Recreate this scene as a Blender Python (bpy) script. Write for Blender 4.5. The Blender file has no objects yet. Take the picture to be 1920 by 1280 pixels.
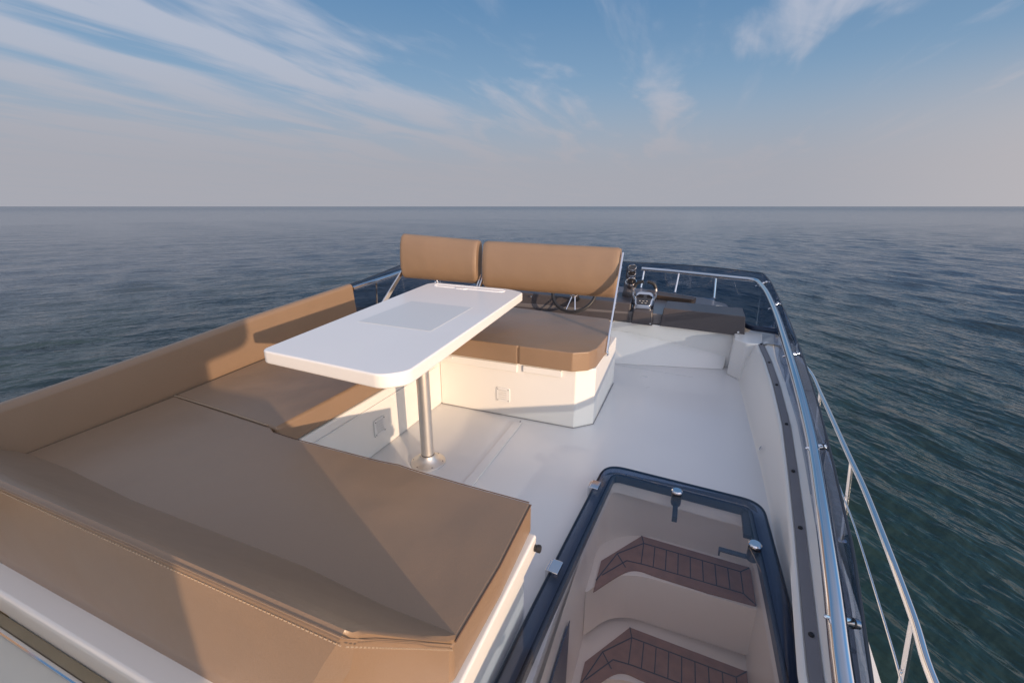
import bpy, bmesh, math, random
import numpy as np
from mathutils import Vector, Matrix
random.seed(7)
R = math.radians
scene = bpy.context.scene
# ------------------------------------------------------------------ camera
cam_d = bpy.data.cameras.new('camera'); cam = bpy.data.objects.new('camera', cam_d)
scene.collection.objects.link(cam); scene.camera = cam
F_PX = 815.0
cam_d.sensor_width = 36.0; cam_d.lens = F_PX/1920*36
cam_d.clip_start = 0.02; cam_d.clip_end = 60000
PITCH = math.atan(253/F_PX); YAW = math.atan(340/math.hypot(F_PX, 253))
cam.location = (0, 0, 1.3); cam.rotation_euler = (math.pi/2-PITCH, 0, YAW)
# ------------------------------------------------------------------ light
SUN_H = Vector((0.82, -0.57)).normalized(); SUN_EL = R(9.6)
sun_dir = Vector((SUN_H.x*math.cos(SUN_EL), SUN_H.y*math.cos(SUN_EL), math.sin(SUN_EL)))
sd = bpy.data.lights.new('sun', 'SUN'); sd.energy = 3.9; sd.angle = R(0.6); sd.color = (1.0, 0.73, 0.49)
sun = bpy.data.objects.new('sun', sd); scene.collection.objects.link(sun)
sun.rotation_euler = sun_dir.to_track_quat('Z', 'Y').to_euler(); sun.location = (20, -14, 8)
scene.view_settings.view_transform = 'Standard'; scene.view_settings.look = 'None'
scene.view_settings.exposure = 0.18; scene.view_settings.gamma = 1.0
try:
    scene.cycles.max_bounces = 10; scene.cycles.transparent_max_bounces = 16
    scene.cycles.use_denoising = True
except Exception: pass
# ------------------------------------------------------------------ world
SKY_STR = 0.10
w = bpy.data.worlds.new('World'); scene.world = w; w.use_nodes = True
nt = w.node_tree; nt.nodes.clear(); N = nt.nodes.new; L = nt.links.new
def vm(op, a, b=None, s=None):
    n = N('ShaderNodeVectorMath'); n.operation = op
    for i, v in enumerate((a, b)):
        if v is None: continue
        if isinstance(v, (tuple, list)): n.inputs[i].default_value = v
        else: L(v, n.inputs[i])
    if s is not None: n.inputs['Scale'].default_value = s
    return n
def mt(op, a, b=None, c=None, clamp=False, tree=None):
    n = (tree or nt).nodes.new('ShaderNodeMath'); n.operation = op; n.use_clamp = clamp
    for i, v in enumerate((a, b, c)):
        if v is None: continue
        if isinstance(v, (int, float)): n.inputs[i].default_value = v
        else: (tree or nt).links.new(v, n.inputs[i])
    return n.outputs[0]
def smooth(x, lo, hi, tree=None):
    n = (tree or nt).nodes.new('ShaderNodeMapRange'); n.interpolation_type = 'SMOOTHSTEP'
    (tree or nt).links.new(x, n.inputs[0]); n.inputs[1].default_value = lo; n.inputs[2].default_value = hi
    return n.outputs[0]
def mixc(f, a, b, tree=None):
    n = (tree or nt).nodes.new('ShaderNodeMix'); n.data_type = 'RGBA'
    t = (tree or nt)
    if isinstance(f, (int, float)): n.inputs[0].default_value = f
    else: t.links.new(f, n.inputs[0])
    for i, v in ((6, a), (7, b)):
        if isinstance(v, (tuple, list)): n.inputs[i].default_value = (*v[:3], 1)
        else: t.links.new(v, n.inputs[i])
    return n.outputs[2]
tc = N('ShaderNodeTexCoord'); D = vm('NORMALIZE', tc.outputs['Generated']).outputs[0]
sep = N('ShaderNodeSeparateXYZ'); L(D, sep.inputs[0]); zz = sep.outputs[2]
sky = N('ShaderNodeTexSky'); sky.sky_type = 'NISHITA'; sky.sun_disc = False
sky.sun_elevation = SUN_EL; sky.sun_rotation = math.atan2(SUN_H.x, SUN_H.y)
sky.air_density = 1.0; sky.dust_density = 1.2; sky.ozone_density = 1.5
def c10(r, g, b, k=1.0): return (r/SKY_STR*k, g/SKY_STR*k, b/SKY_STR*k)
zc = mt('MAXIMUM', zz, 0.0)
# blue clear sky, graded with height, over the physical sky
blue = mixc(smooth(zc, 0.10, 0.46), c10(.24, .36, .50), c10(.075, .20, .395))
blue = mixc(0.12, blue, sky.outputs[0])
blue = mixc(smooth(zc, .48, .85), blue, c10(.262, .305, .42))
# plane-mapped cirrus: bands running away to the horizon
zp = mt('ADD', zc, 0.045)
inv = mt('DIVIDE', 1.0, zp)
scl = N('ShaderNodeVectorMath'); scl.operation = 'SCALE'; L(D, scl.inputs[0]); L(inv, scl.inputs['Scale'])
def cloud(rot, sx, sy, loc, scale, det, rough, dist):
    m = N('ShaderNodeMapping'); m.vector_type = 'POINT'
    m.inputs['Location'].default_value = loc; m.inputs['Rotation'].default_value = (0, 0, rot)
    m.inputs['Scale'].default_value = (sx, sy, 0.0); L(scl.outputs[0], m.inputs[0])
    t = N('ShaderNodeTexNoise'); t.inputs['Scale'].default_value = scale; t.inputs['Detail'].default_value = det
    t.inputs['Roughness'].default_value = rough; t.inputs['Distortion'].default_value = dist
    L(m.outputs[0], t.inputs['Vector']); return t.outputs['Fac']
CA = R(26)
c1 = cloud(CA, 1.0, .30, (5.2, 2.1, 0), 1.8, 6, .5, .7)
c2 = cloud(CA+.25, .9, .6, (9.7, 4.3, 0), .5, 3, .5, .3)
c3 = cloud(CA-.3, 2.2, .7, (1.7, 7.3, 0), 1.6, 6, .55, 1.4)
# more cloud to port (-x), clearer ahead to starboard
side = mt('MULTIPLY', sep.outputs[0], -0.13)
cc = mt('ADD', mt('MULTIPLY', c1, .62), mt('ADD', mt('MULTIPLY', c2, .38), side))
cc = mt('ADD', cc, mt('MULTIPLY', mt('SUBTRACT', c3, .5), .16))
cm = smooth(cc, 0.485, 0.66)
# one thin band crossing to starboard
c4 = cloud(R(-64), 2.2, .16, (2.4, 3.3, 0), 1.1, 7, .55, .4)
cm4 = mt('MULTIPLY', smooth(c4, .56, .78), mt('MULTIPLY', smooth(sep.outputs[0], -.25, .25), .55))
cm = mt('MAXIMUM', mt('MULTIPLY', cm, .80), cm4)
cloudcol = mixc(smooth(zc, .05, .4), c10(.40, .405, .46), c10(.46, .49, .58))
col = mixc(cm, blue, cloudcol)
# low haze band
hz = smooth(zc, 0.25, 0.05)
col = mixc(mt('MULTIPLY', hz, .93), col, c10(.345, .346, .385))
# warm pale bank low to starboard
wb = mt('MULTIPLY', smooth(sep.outputs[0], .1, .62), smooth(zc, .26, .10))
col = mixc(mt('MULTIPLY', wb, .6), col, c10(.50, .46, .46))
# brighter, warmer sky on the sun's side (behind the camera)
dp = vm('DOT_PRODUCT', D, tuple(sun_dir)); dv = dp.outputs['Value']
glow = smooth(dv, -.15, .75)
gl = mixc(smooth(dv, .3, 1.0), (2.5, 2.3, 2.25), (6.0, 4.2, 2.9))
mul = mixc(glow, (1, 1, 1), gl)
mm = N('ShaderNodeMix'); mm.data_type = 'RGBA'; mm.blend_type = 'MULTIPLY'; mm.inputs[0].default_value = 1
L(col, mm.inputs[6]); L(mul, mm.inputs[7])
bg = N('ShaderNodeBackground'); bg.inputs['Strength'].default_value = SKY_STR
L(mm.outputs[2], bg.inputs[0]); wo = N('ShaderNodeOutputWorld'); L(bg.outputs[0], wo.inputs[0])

# ------------------------------------------------------------------ materials
def pmat(name, col, rough=.5, metal=0, coat=0, bump=None, var=0.0, vscale=3.0, ior=1.5, spec=.5, rvar=0.0):
    m = bpy.data.materials.new(name); m.use_nodes = True; t = m.node_tree
    b = t.nodes['Principled BSDF']; b.inputs['Base Color'].default_value = (*col, 1)
    b.inputs['Roughness'].default_value = rough; b.inputs['Metallic'].default_value = metal
    b.inputs['Coat Weight'].default_value = coat; b.inputs['Coat Roughness'].default_value = .06
    b.inputs['IOR'].default_value = ior; b.inputs['Specular IOR Level'].default_value = spec
    tcn = t.nodes.new('ShaderNodeTexCoord')
    if var > 0:
        n = t.nodes.new('ShaderNodeTexNoise'); n.inputs['Scale'].default_value = vscale; n.inputs['Detail'].default_value = 6
        t.links.new(tcn.outputs['Object'], n.inputs['Vector'])
        lo = tuple(c*(1-var) for c in col); hi = tuple(min(1, c*(1+var)) for c in col)
        t.links.new(mixc(n.outputs['Fac'], lo, hi, t), b.inputs['Base Color'])
        if rvar:
            t.links.new(mt('ADD', mt('MULTIPLY', n.outputs['Fac'], rvar*2, tree=t), rough-rvar, tree=t), b.inputs['Roughness'])
    if bump:
        prev = None
        for sc, st, det in bump:
            n = t.nodes.new('ShaderNodeTexNoise'); n.inputs['Scale'].default_value = sc; n.inputs['Detail'].default_value = det
            t.links.new(tcn.outputs['Object'], n.inputs['Vector'])
            bp = t.nodes.new('ShaderNodeBump'); bp.inputs['Strength'].default_value = 1; bp.inputs['Distance'].default_value = st
            t.links.new(n.outputs['Fac'], bp.inputs['Height'])
            if prev: t.links.new(prev, bp.inputs['Normal'])
            prev = bp.outputs['Normal']
        t.links.new(prev, b.inputs['Normal'])
    return m
M = {}
M['gel'] = pmat('white_gelcoat', (.74, .72, .69), .30, coat=.35, var=.025, vscale=2.2, bump=[(1.6, .004, 2)], rvar=.06)
M['deckpaint'] = pmat('deck_gelcoat', (.66, .65, .645), .30, coat=.25, var=.04, vscale=1.7, bump=[(420, .0002, 2), (1.1, .004, 2)], rvar=.08)
M['tabletop'] = pmat('table_white', (.78, .77, .76), .34, coat=.2, var=.02, vscale=3, bump=[(2.2, .002, 2)])
M['tabinset'] = pmat('table_grey_inset', (.61, .63, .64), .4, var=.02)
M['vinyl'] = pmat('tan_vinyl', (.245, .162, .103), .42, coat=.28, var=.03, vscale=3.5, spec=.45, bump=[(2.4, .022, 2), (7, .0022, 3), (260, .0005, 3)], rvar=.05)
M['vinylflat'] = pmat('tan_vinyl_flat', (.245, .162, .103), .46, coat=.2, var=.03, vscale=2.5, spec=.4, bump=[(2.6, .010, 2), (8, .002, 3), (260, .0004, 3)], rvar=.05)
M['piping'] = pmat('dark_piping', (.12, .07, .045), .55)
M['thread'] = pmat('stitch_thread', (.42, .31, .21), .6)
M['chrome'] = pmat('polished_steel', (.70, .70, .72), .09, metal=1, var=.03, vscale=8, bump=[(9, .0008, 2)])
M['brushed'] = pmat('brushed_aluminium', (.72, .68, .63), .46, metal=1, var=.05, vscale=40)
M['black'] = pmat('black_rubber', (.015, .015, .018), .5)
M['seal'] = pmat('dark_seal', (.02, .028, .042), .35)
M['navy'] = pmat('navy_gasket', (.012, .02, .045), .3)
M['dash'] = pmat('grey_brown_dash', (.058, .052, .058), .42, var=.05, bump=[(300, .0003, 2)])
M['dashtop'] = pmat('dash_top', (.13, .12, .125), .3, coat=.2, var=.05)
M['tray'] = pmat('brown_tray', (.07, .045, .032), .45)
M['groove'] = pmat('grey_track', (.20, .19, .20), .45, var=.1, vscale=9)
M['teak'] = pmat('teak', (.245, .128, .084), .55, var=.30, vscale=22, bump=[(60, .0006, 4)])
M['caulk'] = pmat('black_caulk', (.012, .014, .02), .5)
M['aftpanel'] = pmat('aft_panel_grey', (.52, .52, .48), .35, var=.06, vscale=3, rvar=.05)
M['olive'] = pmat('bronze_trim', (.27, .23, .16), .3, metal=.5, var=.2, vscale=12)
M['cork'] = pmat('weathered_teak', (.26, .19, .11), .7, var=.55, vscale=60)
M['hull'] = pmat('hull_white', (.72, .72, .71), .2, coat=.4)
M['cream'] = pmat('cream_gelcoat', (.80, .735, .66), .32, coat=.3, var=.03, vscale=2, bump=[(1.6, .004, 2)])
M['slotwhite'] = pmat('slot_white', (.93, .925, .92), .22, coat=.5)
M['vent'] = pmat('vent_plastic', (.70, .69, .68), .4)
M['screen'] = pmat('dark_gloss', (.02, .02, .024), .08, coat=.6)
M['whitemark'] = pmat('white_marking', (.7, .7, .7), .4)

def glass(name, tint, refl=.5, rough=.02):
    m = bpy.data.materials.new(name); m.use_nodes = True; t = m.node_tree; t.nodes.clear()
    o = t.nodes.new('ShaderNodeOutputMaterial'); tr = t.nodes.new('ShaderNodeBsdfTransparent'); tr.inputs[0].default_value = (*tint, 1)
    g = t.nodes.new('ShaderNodeBsdfGlossy'); g.inputs['Roughness'].default_value = rough; g.inputs['Color'].default_value = (.9, .92, 1, 1)
    f = t.nodes.new('ShaderNodeFresnel'); gm = t.nodes.new('ShaderNodeNewGeometry')
    t.links.new(mt('SUBTRACT', 1.5, mt('MULTIPLY', gm.outputs['Backfacing'], 1.5-1/1.5, tree=t), tree=t), f.inputs[0])
    k = mt('MULTIPLY', f.outputs[0], refl, tree=t)
    mx = t.nodes.new('ShaderNodeMixShader'); t.links.new(k, mx.inputs[0]); t.links.new(tr.outputs[0], mx.inputs[1]); t.links.new(g.outputs[0], mx.inputs[2])
    t.links.new(mx.outputs[0], o.inputs[0]); return m
M['glass'] = glass('smoked_glass', (.50, .57, .66), .9)
M['hatchglass'] = glass('hatch_acrylic', (.97, .95, .945), .8)
M['hatchborder'] = glass('hatch_acrylic_border', (.42, .48, .58), .9)

for k_ in ('vinyl', 'vinylflat'): M[k_].node_tree.nodes['Principled BSDF'].inputs['Coat Roughness'].default_value = .32
# ------------------------------------------------------------------ geometry helpers
col0 = scene.collection
def newobj(name, V, Fc, mat, parent=None, bevel=0, seg=3, smooth_=True, flat=False, solid=0, sub=0):
    me = bpy.data.meshes.new(name)
    me.from_pydata([tuple(v) for v in V], [], [tuple(f) for f in Fc]); me.validate()
    bm = bmesh.new(); bm.from_mesh(me); bmesh.ops.recalc_face_normals(bm, faces=bm.faces); bm.to_mesh(me); bm.free()
    mats = mat if isinstance(mat, list) else [mat]
    for m in mats: me.materials.append(M[m])
    o = bpy.data.objects.new(name, me); col0.objects.link(o)
    if parent: o.parent = parent; o.matrix_parent_inverse = Matrix.Translation(-parent.location)
    if solid:
        s = o.modifiers.new('s', 'SOLIDIFY'); s.thickness = solid; s.offset = 0
    if bevel:
        b = o.modifiers.new('b', 'BEVEL'); b.width = bevel; b.segments = seg; b.limit_method = 'ANGLE'; b.angle_limit = R(28)
    if sub:
        s = o.modifiers.new('u', 'SUBSURF'); s.levels = sub; s.render_levels = sub
    if not flat and smooth_:
        me.shade_smooth()
        if bevel or True:
            try:
                wn = o.modifiers.new('wn', 'WEIGHTED_NORMAL'); wn.keep_sharp = True
            except Exception: pass
    return o
def sharp(o, ang=35):
    me = o.data; bm = bmesh.new(); bm.from_mesh(me)
    for e in bm.edges:
        if len(e.link_faces) == 2: e.smooth = e.calc_face_angle(0) < R(ang)
    bm.to_mesh(me); bm.free(); return o
class B:
    def __init__(s): s.V = []; s.F = []; s.mi = []
    def add(s, V, Fc, mi=0):
        k = len(s.V); s.V += [tuple(v) for v in V]; s.F += [tuple(i+k for i in f) for f in Fc]; s.mi += [mi]*len(Fc); return s
    def prism(s, poly, z0, z1, mi=0, top=None):
        n = len(poly); tp = top or poly
        zf0 = z0 if callable(z0) else (lambda x, y: z0); zf1 = z1 if callable(z1) else (lambda x, y: z1)
        V = [(x, y, zf0(x, y)) for x, y in poly]+[(x, y, zf1(x, y)) for x, y in tp]
        return s.add(V, [tuple(range(n-1, -1, -1)), tuple(range(n, 2*n))]+[(i, (i+1) % n, n+(i+1) % n, n+i) for i in range(n)], mi)
    def box(s, c, d, rz=0, mi=0, rot=None):
        V = [Vector((sx*d[0]/2, sy*d[1]/2, sz*d[2]/2)) for sx in (-1, 1) for sy in (-1, 1) for sz in (-1, 1)]
        m = rot if rot is not None else Matrix.Rotation(rz, 3, 'Z')
        V = [m @ v+Vector(c) for v in V]
        return s.add(V, [(0, 1, 3, 2), (4, 6, 7, 5), (0, 4, 5, 1), (2, 3, 7, 6), (0, 2, 6, 4), (1, 5, 7, 3)], mi)
    def lathe(s, prof, c=(0, 0, 0), n=32, axis=None, mi=0):
        m = Matrix.Identity(3) if axis is None else Vector(axis).to_track_quat('Z', 'Y').to_matrix()
        V = []
        for r, z in prof:
            for i in range(n):
                a = 2*math.pi*i/n; V.append(m @ Vector((r*math.cos(a), r*math.sin(a), z))+Vector(c))
        Fc = []
        for j in range(len(prof)-1):
            for i in range(n): Fc.append((j*n+i, j*n+(i+1) % n, (j+1)*n+(i+1) % n, (j+1)*n+i))
        Fc.append(tuple(range(n-1, -1, -1))); k = (len(prof)-1)*n; Fc.append(tuple(k+i for i in range(n)))
        return s.add(V, Fc, mi)
    def tube(s, pts, r, n=12, closed=False, mi=0, flat=1.0):
        P = [Vector(p) for p in pts]; m = len(P); V = []
        T = []
        for i in range(m):
            a = P[(i-1) % m] if (closed or i > 0) else P[i]; b = P[(i+1) % m] if (closed or i < m-1) else P[i]
            T.append((b-a).normalized())
        up = Vector((0, 0, 1)) if abs(T[0].z) < .9 else Vector((1, 0, 0))
        u = T[0].cross(up).normalized()
        for i in range(m):
            u = (u-T[i]*u.dot(T[i])).normalized(); v = T[i].cross(u)
            for k in range(n):
                a = 2*math.pi*k/n; rr = r[i] if isinstance(r, (list, tuple)) else r
                V.append(P[i]+u*math.cos(a)*rr+v*math.sin(a)*rr*flat)
        Fc = []
        for i in range(m if closed else m-1):
            j = (i+1) % m
            for k in range(n): Fc.append((i*n+k, i*n+(k+1) % n, j*n+(k+1) % n, j*n+k))
        if not closed:
            Fc.append(tuple(range(n-1, -1, -1))); Fc.append(tuple((m-1)*n+k for k in range(n)))
        return s.add(V, Fc, mi)
    def loft(s, rows, closed=False, mi=0):
        n = len(rows[0]); V = [p for r in rows for p in r]; Fc = []
        for i in range(len(rows)-1):
            for k in range(n if closed else n-1):
                j = (k+1) % n; Fc.append((i*n+k, i*n+j, (i+1)*n+j, (i+1)*n+k))
        return s.add(V, Fc, mi)
    def build(s, name, mat, parent=None, ang=35, **kw):
        o = newobj(name, s.V, s.F, mat, parent, **kw)
        if isinstance(mat, list):
            for p, mi in zip(o.data.polygons, s.mi): p.material_index = mi
        if not kw.get('bevel') and not kw.get('flat'): sharp(o, ang)
        return o
def cr(pts, n=8, closed=False):
    P = [Vector(p) for p in pts]; m = len(P); out = []
    rng = range(m if closed else m-1)
    for i in rng:
        p0 = P[(i-1) % m] if (closed or i > 0) else P[0]*2-P[1]
        p1 = P[i]; p2 = P[(i+1) % m]; p3 = P[(i+2) % m] if (closed or i+2 < m) else P[-1]*2-P[-2]
        for k in range(n):
            t = k/n
            out.append(.5*((2*p1)+(p2-p0)*t+(2*p0-5*p1+4*p2-p3)*t*t+(3*p1-p0-3*p2+p3)*t**3))
    if not closed: out.append(P[-1])
    return out
def rpoly(pts, r, n=6):
    """round the corners of a 2-D polygon; r may be a list"""
    out = []; m = len(pts)
    for i in range(m):
        a = Vector(pts[i-1]); b = Vector(pts[i]); c = Vector(pts[(i+1) % m]); rr = r[i] if isinstance(r, (list, tuple)) else r
        d1 = (a-b); d2 = (c-b); k = min(rr, d1.length*.49, d2.length*.49)
        if k < 1e-5: out.append(tuple(b)); continue
        p = b+d1.normalized()*k; q = b+d2.normalized()*k
        for j in range(n+1):
            t = j/n; out.append(tuple(p*(1-t)**2+b*2*t*(1-t)+q*t*t))
    return out
def interp(tab, y):
    tab = sorted(tab)
    if y <= tab[0][0]:
        a, b = tab[0], tab[1]
    elif y >= tab[-1][0]:
        a, b = tab[-2], tab[-1]
    else:
        for a, b in zip(tab, tab[1:]):
            if a[0] <= y <= b[0]: break
    t = (y-a[0])/(b[0]-a[0]); return [p+(q-p)*t for p, q in zip(a[1:], b[1:])]
def thing(name, label, cat, loc=(0, 0, 0), group=None):
    o = bpy.data.objects.new(name, None); o.empty_display_size = .1; o.location = loc; col0.objects.link(o)
    o['label'] = label; o['category'] = cat
    if group: o['group'] = group
    return o
def tag(o, label=None, cat=None, group=None, kind=None):
    if label: o['label'] = label
    if cat: o['category'] = cat
    if group: o['group'] = group
    if kind: o['kind'] = kind
    return o

# ------------------------------------------------------------------ sea
WZ = -2.95
def make_sea():
    NA = 1000
    rr = np.concatenate([np.linspace(.5, 3.0, 6), 3.0*np.exp(np.linspace(0, math.log(160/3.0), 470))[1:], 160*np.exp(np.linspace(0, math.log(45000/160), 130))[1:]])
    th = np.arange(NA)*2*math.pi/NA
    Rg, Tg = np.meshgrid(rr, th, indexing='ij'); X = Rg*np.cos(Tg); Y = Rg*np.sin(Tg)
    Z = np.zeros_like(X); DX = np.zeros_like(X); DY = np.zeros_like(X)
    cell = np.gradient(rr)[:, None]*np.ones_like(X)
    rng = np.random.RandomState(5)
    tt = np.clip((X+6)/14, 0, 1); wr = tt*tt*(3-2*tt)       # wake chop to starboard, its mirror to port
    for i in range(120):
        fam = i % 3; lam = .26*(3.2/.26)**(rng.rand()**1.55) if i > 4 else rng.uniform(3.5, 9); k = 2*math.pi/lam
        d = (R(36), R(140), R(90))[fam]+rng.normal(0, (.22, .22, .7)[fam])
        wgt = (wr, 1-wr, .45)[fam]
        amp = .0074*lam*rng.uniform(.5, 1.1)*(.45 if lam > 3.4 else 1)
        ph = rng.rand()*6.283
        fade = np.clip((lam/cell-2.0)/2.5, 0, 1)*wgt
        arg = k*(X*math.cos(d)+Y*math.sin(d))+ph
        Z += amp*np.cos(arg)*fade
        DX -= amp*.8*math.cos(d)*np.sin(arg)*fade; DY -= amp*.8*math.sin(d)*np.sin(arg)*fade
    g = 1+.35*np.sin(X*.11+Y*.07+1)*np.sin(X*.05-Y*.09)
    V = np.stack([X+DX*g, Y+DY*g, WZ+Z*g], -1).reshape(-1, 3)
    nR = len(rr)
    i, j = np.meshgrid(np.arange(nR-1), np.arange(NA), indexing='ij'); j2 = (j+1) % NA
    Fc = np.stack([i*NA+j, (i+1)*NA+j, (i+1)*NA+j2, i*NA+j2], -1).reshape(-1, 4)
    V = np.vstack([V, [[0, 0, WZ]]]); c = len(V)-1
    tri = np.stack([np.full(NA, c), np.arange(NA), (np.arange(NA)+1) % NA], -1)
    me = bpy.data.meshes.new('sea'); me.vertices.add(len(V)); me.vertices.foreach_set('co', V.astype(np.float32).ravel())
    nl = Fc.size+tri.size; me.loops.add(nl); me.polygons.add(len(Fc)+len(tri))
    me.loops.foreach_set('vertex_index', np.concatenate([Fc.ravel(), tri.ravel()]).astype(np.int32))
    ls = np.concatenate([np.arange(len(Fc))*4, Fc.size+np.arange(len(tri))*3]).astype(np.int32)
    me.polygons.foreach_set('loop_start', ls)
    me.update(calc_edges=True); me.validate(); me.shade_smooth()
    m = bpy.data.materials.new('sea_water'); m.use_nodes = True; t = m.node_tree; b = t.nodes['Principled BSDF']
    b.inputs['Roughness'].default_value = .12; b.inputs['IOR'].default_value = 1.333; b.inputs['Specular Tint'].default_value = (.86, .95, 1.0, 1)
    b.inputs['Base Color'].default_value = (.006, .020, .019, 1)
    tcn = t.nodes.new('ShaderNodeTexCoord')
    # deep blue further out, green beside the boat where one looks down into it
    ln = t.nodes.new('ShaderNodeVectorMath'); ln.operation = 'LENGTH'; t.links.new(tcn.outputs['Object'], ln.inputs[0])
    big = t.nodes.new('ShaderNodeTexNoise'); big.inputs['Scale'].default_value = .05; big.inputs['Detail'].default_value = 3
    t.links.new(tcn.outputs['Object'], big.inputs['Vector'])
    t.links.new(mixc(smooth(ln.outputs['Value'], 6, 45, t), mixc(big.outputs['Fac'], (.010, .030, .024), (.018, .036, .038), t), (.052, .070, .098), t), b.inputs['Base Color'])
    prev = None
    sx_ = t.nodes.new('ShaderNodeSeparateXYZ'); t.links.new(tcn.outputs['Object'], sx_.inputs[0])
    wf = smooth(sx_.outputs[0], -6, 8, t)
    def nz(ang, sx, sy, det):
        mp = t.nodes.new('ShaderNodeMapping'); mp.vector_type = 'TEXTURE'; mp.inputs['Rotation'].default_value = (0, 0, R(ang)); mp.inputs['Scale'].default_value = (1/sx, 1/sy, 1)
        t.links.new(tcn.outputs['Object'], mp.inputs[0])
        n = t.nodes.new('ShaderNodeTexNoise'); n.inputs['Detail'].default_value = det; n.inputs['Scale'].default_value = 1; n.inputs['Roughness'].default_value = .55
        t.links.new(mp.outputs[0], n.inputs['Vector']); return n.outputs['Fac']
    for sx, sy, dist, det in ((.11, .30, .22, 2), (.36, 1.0, .20, 3), (1.1, 2.6, .12, 3), (3.4, 7.0, .026, 2)):
        h_ = mt('ADD', mt('MULTIPLY', nz(-54, sx, sy, det), wf, tree=t), mt('MULTIPLY', nz(50, sx, sy, det), mt('SUBTRACT', 1.0, wf, tree=t), tree=t), tree=t)
        bp = t.nodes.new('ShaderNodeBump'); bp.inputs['Distance'].default_value = dist; bp.inputs['Strength'].default_value = 1
        t.links.new(h_, bp.inputs['Height'])
        if prev: t.links.new(prev, bp.inputs['Normal'])
        prev = bp.outputs['Normal']
    t.links.new(prev, b.inputs['Normal'])
    t.links.new(mt('ADD', mt('MULTIPLY', smooth(ln.outputs['Value'], 60, 900, t), .12, tree=t), .10, tree=t), b.inputs['Roughness'])
    me.materials.append(m)
    o = bpy.data.objects.new('sea', me); col0.objects.link(o); o['kind'] = 'structure'
make_sea()

# ------------------------------------------------------------------ the yacht under the flybridge
CX = -.85           # boat's centreline
def mir(x): return 2*CX-x
yacht = thing('motor_yacht', 'white hull and side decks of the yacht beneath the flybridge', 'yacht', (CX, 3, WZ))
b = B()
st = [(-6.5, 2.1), (-3, 2.22), (1, 2.37), (2.5, 2.43), (4, 2.54), (5.3, 2.60), (7.0, 2.74), (8.6, 2.55), (10.2, 1.7), (11.0, .7), (11.4, .03)]
rows = []
for y, h in st:
    hb = h*.86
    rows.append([(CX-h, y, -1.985), (CX-hb, y, WZ-.5), (CX+hb, y, WZ-.5), (CX+h, y, -1.985)])
b.loft(rows); b.add(rows[0], [(0, 1, 2, 3)]); b.add(rows[-1], [(0, 1, 2, 3)])
b.build('hull', 'hull', yacht, flat=True)
b = B(); poly = [(CX+h, y) for y, h in st]+[(CX-h, y) for y, h in reversed(st)]
b.prism(poly, -1.986, -1.95); b.build('side_deck', 'gel', yacht, flat=True)
b = B(); hs = [(-5, 1.40), (1, 1.42), (3.5, 1.46), (5.2, 1.3), (6.6, .7)]
cp = [(CX+h, y) for y, h in hs]+[(CX-h, y) for y, h in reversed(hs)]
stw = [(-.30, .2), (.46, .2), (.46, 2.04), (-.30, 2.04)]
# cabin walls only (the stairwell drops inside); open at the aft end, a window band to starboard
n = len(cp); rs = [(CX+h, y) for y, h in hs]
def wallseg(p, q, z0, z1): b.add([(*p, z0), (*q, z0), (*q, z1), (*p, z1)], [(0, 1, 2, 3)])
for i in range(n-1): 
    p, q = cp[i], cp[i+1]
    if i == 0:
        m0 = (p[0]+(q[0]-p[0])*.55, -1.7); m1 = (q[0], .62)
        wallseg(p, m0, -1.96, -.34); wallseg(m0, m1, -1.96, -1.15); wallseg(m0, m1, -.40, -.34); wallseg(m1, q, -1.96, -.34)
    else: wallseg(p, q, -1.96, -.34)
b.build('cabin_wall', 'hull', yacht, flat=True)

# ------------------------------------------------------------------ flybridge deck
HATCH = rpoly([(-.285, .12), (.425, .12), (.415, 1.99), (-.27, 1.99)], .075)
def deck():
    bm = bmesh.new()
    outer = [(-1.55, -2.4), (.60, -2.4), (.60, 4.0), (-1.55, 4.0)]
    vo = [bm.verts.new((x, y, 0)) for x, y in outer]; vh = [bm.verts.new((x, y, 0)) for x, y in HATCH]
    es = [bm.edges.new((vo[i], vo[(i+1) % 4])) for i in range(4)]+[bm.edges.new((vh[i], vh[(i+1) % len(vh)])) for i in range(len(vh))]
    bmesh.ops.triangle_fill(bm, use_beauty=True, use_dissolve=False, edges=es)
    me = bpy.data.meshes.new('deck'); 
    for f in bm.faces:
        if f.normal.z < 0: f.normal_flip()
    bm.to_mesh(me); bm.free(); me.materials.append(M['deckpaint'])
    o = bpy.data.objects.new('deck', me); col0.objects.link(o)
    s = o.modifiers.new('s', 'SOLIDIFY'); s.thickness = .05; s.offset = -1
    o['kind'] = 'structure'
deck()
# thin moulded seams of the deck
b = B()
b.box((-.867, 1.98, .003), (.006, .69, .004)); b.box((-.872, 1.9, .006), (.05, .80, .004), mi=1)
b.box((-.16, 3.56, .001), (.62, .0025, .002), rz=R(-6), mi=1); 
o = b.build('deck_seam', ['groove', 'deckpaint'], flat=True); o['kind'] = 'structure'

# port side of the deck (raised plinth the seats stand on) ------------
fly = thing('flybridge_moulding', 'white moulded coaming and bulwarks enclosing the flybridge deck', 'boat moulding', (.6, 2, 0))
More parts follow.
